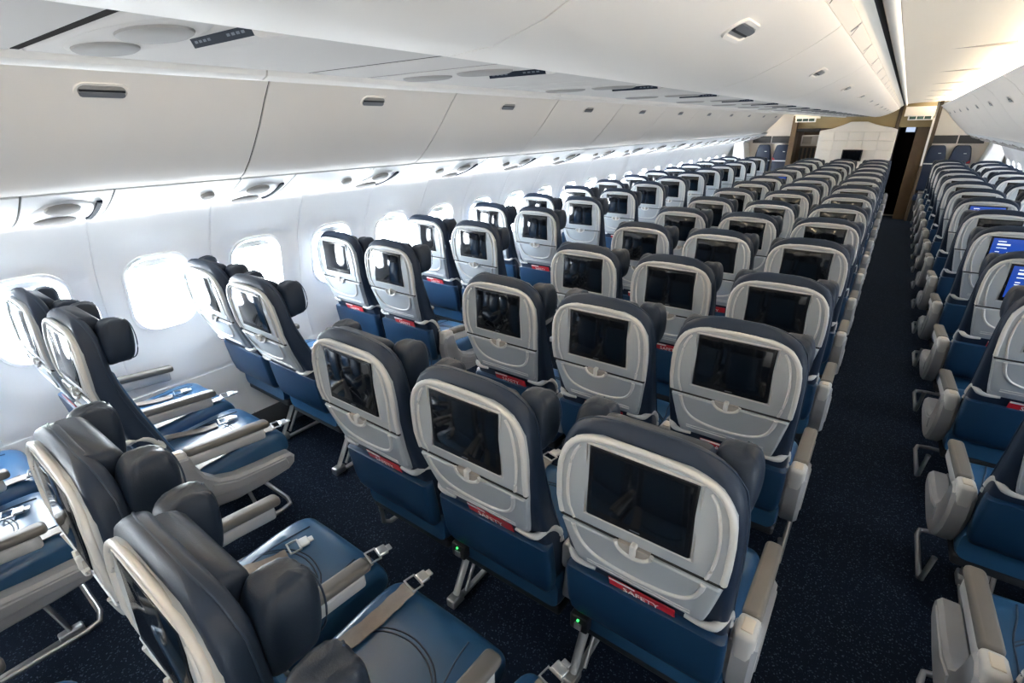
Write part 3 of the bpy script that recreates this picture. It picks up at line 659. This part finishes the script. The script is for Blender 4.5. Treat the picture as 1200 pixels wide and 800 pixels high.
PIV = Vector((0, 0.20, 0.50))
BACK = {'backrest', 'back_cover', 'back_shell', 'shell_rim', 'side_ridge', 'tray_table', 'tray_gap', 'tray_latch', 'screen', 'screen_surround', 'headrest', 'headrest_bar', 'hinge_r', 'hinge_l'}
def seat(x, y, label, group, aisle=0, first=False, leg=None, recline=0.0, lit=False, near=False, mid=True, card=True, outlet=False):
    root = thing('airline_seat', label, 'seat', (x, y, 0), group)
    rm = Matrix.Translation(PIV) @ Matrix.Rotation(R(recline), 4, 'X') @ Matrix.Translation(-PIV)
    def part(name, key=None, parent=None, dx=0.0):
        o = bpy.data.objects.new(name, P[key or name]); COL.objects.link(o); o.parent = parent or root
        if recline and parent is None and (key or name) in BACK: o.matrix_basis = rm
        if dx: o.location.x += dx
        return o
    part('seat_pan'); c = part('seat_cushion'); part('stitch_seam', parent=c)
    b = part('backrest'); part('back_cover', parent=b); part('piping', parent=b)
    s = part('back_shell'); part('side_ridge', 'ridge_r', s); part('side_ridge', 'ridge_l', s); part('shell_rim', parent=s)
    part('tray_gap', parent=s)
    t = part('tray_table'); part('tray_ridge', parent=t); part('tray_grip', parent=t)
    part('tray_latch')
    sc = part('screen'); part('display', 'display_lit' if lit else 'display', sc); part('screen_surround', parent=sc)
    h = part('headrest'); h.location.z += random.choice((0.0, 0.012, 0.02, 0.03)); part('headrest_wing', 'wing_r', h); part('headrest_wing', 'wing_l', h)
    part('hinge_cover', 'hinge_r'); part('hinge_cover', 'hinge_l')
    part('lower_back'); part('seat_pocket')
    if card:
        k = part('safety_card'); part('card_lettering', parent=k)
    def arm(dx, end):
        a = part('armrest', dx=dx); part('arm_pad', parent=a); part('arm_insert', parent=a)
        part('end_shroud' if end else 'arm_post', dx=dx)
    arm(0.2505, aisle == 1)
    if first: arm(-0.2505, aisle == -1)
    if leg is not None: part('leg', dx=leg)
    part('baggage_bar', 'bag%d' % aisle)
    if near == 2:
        q = part('seat_belt', 'belt_f'); part('buckle', 'buckle_f', q)
    elif near:
        q = part('seat_belt', 'belt_l'); part('buckle', 'buckle_l', q)
        q = part('seat_belt', 'belt_r'); part('buckle', 'buckle_r', q)
    if outlet:
        o = part('power_outlet', dx=-0.19); part('outlet_light', parent=o)
    return root

PITCH_Y = 0.79
S = 0.5004
for i in range(-2, 14):
    row = ORD[14-i]
    y = i*PITCH_Y
    nr = i < 1
    if i == -2: y += 0.05
    jit = {}
    seat(-S, y, 'grey-backed middle-block seat on the window-wall side, %s row from the white bulkhead' % row, 'middle block seats', aisle=-1, first=True, leg=0.20, lit=(i == 9), near=nr, recline=-4.0 if i < 0 else random.uniform(-0.8, 0.8))
    seat(0.0, y, 'grey-backed seat in the centre of the middle block, %s row from the white bulkhead' % row, 'middle block seats', near=nr*2, recline=-4.0 if i < 0 else random.uniform(-0.8, 0.8), outlet=i < 3)
    seat(S, y, 'grey-backed middle-block seat beside the dark open aisle, %s row from the white bulkhead' % row, 'middle block seats', aisle=1, leg=-0.24, near=nr*2, recline=4.0 if i == 2 else random.uniform(-0.8, 0.8), outlet=i < 3)
for i in range(-1, 15):
    row = ORD[15-i]; y = -0.536+i*PITCH_Y; rc = 4.5 if i == 1 else (-4.5 if i < 1 else random.uniform(-0.7, 0.7))
    seat(-2.0255, y, 'grey-backed window seat against the daylit wall, %s row from its navy crew seats' % row, 'seat pairs by the daylit wall', first=True, leg=0.0, near=i < 1, recline=rc*0.8)
    seat(-1.5246, y, 'grey-backed aisle seat of the daylit wall pairs, %s row from its navy crew seats' % row, 'seat pairs by the daylit wall', aisle=1, leg=0.08, near=i < 1, recline=rc)
for i in range(0, 15):
    row = ORD[15-i]; y = -0.555+i*PITCH_Y
    seat(1.495, y, 'grey-backed aisle seat across the dark aisle, %s row from its navy crew seats' % row, 'seat pairs across the dark aisle', aisle=-1, first=True, leg=-0.08, lit=i in (3, 4, 5, 7), recline=random.uniform(-0.7, 0.7))
    seat(1.996, y, 'grey-backed outer seat across the dark aisle, %s row from its navy crew seats' % row, 'seat pairs across the dark aisle', leg=0.0, lit=i in (5, 8), recline=random.uniform(-0.7, 0.7))
# floor tracks between the legs
for x in (-0.30, 0.26, -1.445, 1.415):
    pass

# ================================================================== forward end of the cabin
YB = 12.05
bulk_poly = [(-0.66, 0.0), (0.66, 0.0), (0.665, 1.70), (0.55, 1.745), (0.42, 1.765), (0.28, 1.80), (0.14, 1.853), (-0.14, 1.853), (-0.30, 1.785), (-0.43, 1.735), (-0.66, 1.69)]
bk = struct('wall_front', G().add(prism(bulk_poly, YB, YB+0.08, 0.006, 'y')).mesh('wall_front', 'bulk', 40), 'white padded bulkhead with a monitor', 'wall')
tm_ = G()
for r_ in range(6):
    for c in range(5):
        x0 = -0.64+c*0.256; z0 = 0.62+r_*0.175
        if z0+0.17 > 1.70: continue
        obj('bulkhead_tile', G().add(rbox(x0+0.003, x0+0.253, YB-0.010, YB+0.004, z0+0.003, z0+0.172, 0.006)).mesh('bulkhead_tile', 'bulk', 40), bk)
mo = thing('wall_monitor', 'dark monitor mounted on the white end bulkhead', 'monitor', (0, YB-0.01, 1.22))
obj('monitor_frame', G().add(rbox(-0.175, 0.175, -0.045, 0.0, -0.11, 0.11, 0.008)).mesh('monitor_frame', 'dark', 40), mo)
obj('display', G().add(rbox(-0.155, 0.155, -0.047, -0.044, -0.09, 0.095, 0.001, 1)).mesh('display', 'glass', 40), mo)
# warm panel above, header over the aisles, wood pillars, doorways
hd = struct('wall_header', G().add(rbox(-1.16, 1.16, YB+0.10, YB+0.14, 1.74, 2.42, 0.004)).mesh('wall_header', 'gold', 40))
for sgn, nm in ((-1, 'left'), (1, 'right')):
    hp = struct('trim_%d' % (10 if sgn < 0 else 11), G().add(prism([(sgn*0.70, 1.93), (sgn*1.16, 1.93), (sgn*1.16, 2.10), (sgn*0.70, 2.10)], YB-0.05, YB+0.02, 0.006, 'y')).mesh('trim', 'ceil', 40))
    ex = thing('exit_sign', 'white housed dark green exit sign over the %s' % ('doorway beside the wood pillar' if sgn < 0 else 'dark aisle end'), 'exit sign', (sgn*0.955, YB-0.05, 1.905), 'exit signs')
    obj('housing', G().add(rbox(-0.19, 0.19, -0.035, 0.0, -0.045, 0.045, 0.012)).mesh('housing', 'psu', 40), ex)
    for q in range(3): obj('sign_panel', G().add(rbox(-0.165+q*0.113, -0.065+q*0.113, -0.038, -0.033, -0.025, 0.025, 0.002)).mesh('sign_panel', 'signgreen', 40), ex)
    # partition with wood pillar next to the aisle
    struct('trim_%d' % (12 if sgn < 0 else 13), G().add(rbox(min(sgn*(1.10 if sgn < 0 else 1.155), sgn*1.20), max(sgn*(1.10 if sgn < 0 else 1.155), sgn*1.20), YB-0.03, YB+0.4, 0, 1.99 if sgn < 0 else 1.90, 0.008)).mesh('trim', 'wood', 40))
    # white wall behind the crew seats, with its dark band
    w = struct('wall_partition_'+nm, G().add(rbox(min(sgn*1.18, sgn*2.3), max(sgn*1.18, sgn*2.3), YB+0.42, YB+0.46, 0, 2.2, 0.004)).mesh('wall_partition', 'bulk', 40))
    for a, b in ((1.20, 1.62), (1.64, 2.02)):
        obj('dark_panel', G().add(rbox(min(sgn*a, sgn*b), max(sgn*a, sgn*b), YB+0.405, YB+0.425, 1.44, 1.585, 0.004)).mesh('dark_panel', 'band', 40), w)
    # exit door surround bulging from the side wall
    struct('trim_%d' % (14 if sgn < 0 else 15), G().add(prism([(sgn*2.30, 0), (sgn*2.02, 0), (sgn*2.0, 0.9), (sgn*2.04, 1.2), (sgn*2.10, 1.45), (sgn*2.02, 1.55), (sgn*2.30, 1.6)], YB-0.12, YB+0.41, 0.02, 'y')).mesh('trim', 'wall', 40))
    for q, cx in enumerate((1.36, 1.735)):
        t = thing('crew_seat', 'navy crew seat with red tab %s, %s' % ('past the daylit wall pairs' if sgn < 0 else 'past the dark aisle pairs', 'beside the pillar' if q == 0 else 'nearer the side wall'), 'seat', (sgn*cx, YB+0.26, 0), 'crew seats')
        rings = []
        for z, w_ in ((1.085, 0.168), (1.10, 0.172), (1.20, 0.160), (1.30, 0.142), (1.36, 0.128), (1.395, 0.112), (1.41, 0.09)):
            rings.append([(x, y, z) for x, y in rr(-w_, w_, 0.0, 0.10, 0.03, 3)])
        obj('backrest', G().add(loft(rings)).mesh('backrest', 'navy', 50), t)
        obj('lower_back', G().add(rbox(-0.165, 0.165, 0.0, 0.10, 0.56, 1.065, 0.025)).mesh('lower_back', 'navy', 50), t)
        obj('white_strap', G().add(rbox(-0.16, 0.16, 0.01, 0.08, 1.06, 1.09, 0.006)).mesh('white_strap', 'white', 50), t)
        obj('red_tab', G().add(prism([(sgn*0.165, 1.095), (sgn*0.10, 1.095), (sgn*0.155, 1.15)], -0.006, 0.004, 0.001, 'y')).mesh('red_tab', 'red', 50), t)
        obj('emblem', G().add(rbox(0.03, 0.075, -0.004, 0.002, 1.262, 1.274, 0.001, 1)).mesh('emblem', 'white', 50), t)
        obj('seat_cushion', G().add(rbox(-0.18, 0.18, -0.32, 0.06, 0.40, 0.52, 0.03)).mesh('seat_cushion', 'navy', 50), t)
        obj('base', G().add(rbox(-0.16, 0.16, -0.26, 0.08, 0.0, 0.41, 0.012)).mesh('base', 'pan', 50), t)
struct('trim_22', G().add(rbox(1.150, 1.185, YB-0.045, YB-0.028, 1.05, 1.90, 0.004)).mesh('trim', 'bulk', 40))
gal = thing('added_galley_lamp', 'small added fill lamp over the galley behind the doorway', 'lamp', (-0.88, YB+0.62, 2.40))  # lamp added to brighten the galley cart and carton
obj('housing', G().add(rbox(-0.16, 0.16, -0.07, 0.07, -0.03, 0.02, 0.006)).mesh('housing', 'psu', 40), gal)
obj('lamp_face', G().add(rbox(-0.14, 0.14, -0.05, 0.05, -0.034, -0.028, 0.001, 1)).mesh('lamp_face', 'added_wash', 40), gal)
# end of the galley doorway on the window-wall aisle
struct('wall_end', G().add(rbox(-2.5, 2.5, 17.9, 18.0, 0, 2.42, 0.004)).mesh('wall_end', 'wood', 40))
struct('wall_galley_side', G().add(rbox(-1.18, -1.12, YB+0.4, YB+1.36, 0, 2.2, 0.004)).mesh('wall_galley_side', 'wood', 40))
struct('wall_corridor_panel', G().add(rbox(0.955, 1.155, YB+0.16, YB+0.20, 0, 1.74, 0.006)).mesh('wall_corridor_panel', 'wood', 40))
gl = struct('wall_galley', G().add(rbox(-1.12, -0.64, YB+1.3, YB+1.36, 0, 2.2, 0.004)).mesh('wall_galley', 'wood', 40))
gb = thing('galley_cart', 'dark slatted galley cart seen through the doorway by the pillar', 'cart', (-0.92, YB+0.95, 0))
obj('body', G().add(rbox(-0.20, 0.24, 0, 0.33, 0, 1.36, 0.01)).mesh('body', 'wood', 40), gb)
for q in range(5): obj('slat', G().add(rbox(-0.17+q*0.082, -0.12+q*0.082, -0.014, 0.004, 0.3, 1.33, 0.004)).mesh('slat', 'dark', 40), gb)
gp = thing('galley_box', 'white carton on top of the dark galley cart', 'box', (-0.92, YB+0.97, 1.36))
obj('body', G().add(rbox(-0.19, 0.20, 0, 0.28, 0, 0.23, 0.012)).mesh('body', 'bulk', 40), gp)
obj('printed_panel', G().add(rbox(-0.16, 0.02, -0.004, 0.002, 0.05, 0.2, 0.001, 1)).mesh('printed_panel', 'recess', 40), gp)
struct('trim_20', G().add(rbox(-1.11, -0.66, YB+0.05, YB+0.1, 1.67, 1.74, 0.004)).mesh('trim', 'dark', 40))
# corridor at the end of the dark aisle
struct('wall_corridor_left', G().add(rbox(0.60, 0.66, YB+0.08, 17.5, 0, 2.2, 0.004)).mesh('wall_corridor', 'wood', 40))
struct('wall_corridor_right', G().add(rbox(1.20, 1.26, YB+0.4, 17.5, 0, 2.2, 0.004)).mesh('wall_corridor', 'wood', 40))
struct('wall_corridor_end', G().add(rbox(0.5, 1.4, 17.4, 17.5, 0, 2.2, 0.004)).mesh('wall_corridor', 'dark', 40))
ms = thing('corridor_sign', 'small bluish lit sign high up in the dark corridor', 'sign', (0.87, 12.9, 1.72))
obj('housing', G().add(rbox(-0.10, 0.09, 0, 0.04, -0.095, 0.09, 0.008)).mesh('housing', 'dark', 40), ms)
obj('hanger', G().add(rbox(-0.02, 0.02, 0.01, 0.03, 0.088, 0.70, 0.003)).mesh('hanger', 'dark', 40), ms)
obj('lit_face', G().add(rbox(-0.08, 0.07, -0.004, 0.002, -0.075, 0.07, 0.001, 1)).mesh('lit_face', 'monitor', 40), ms)
struct('trim_21', G().add(rbox(0.66, 1.10, 12.60, 12.75, 0.0, 0.012, 0.003)).mesh('trim', 'tan', 40))
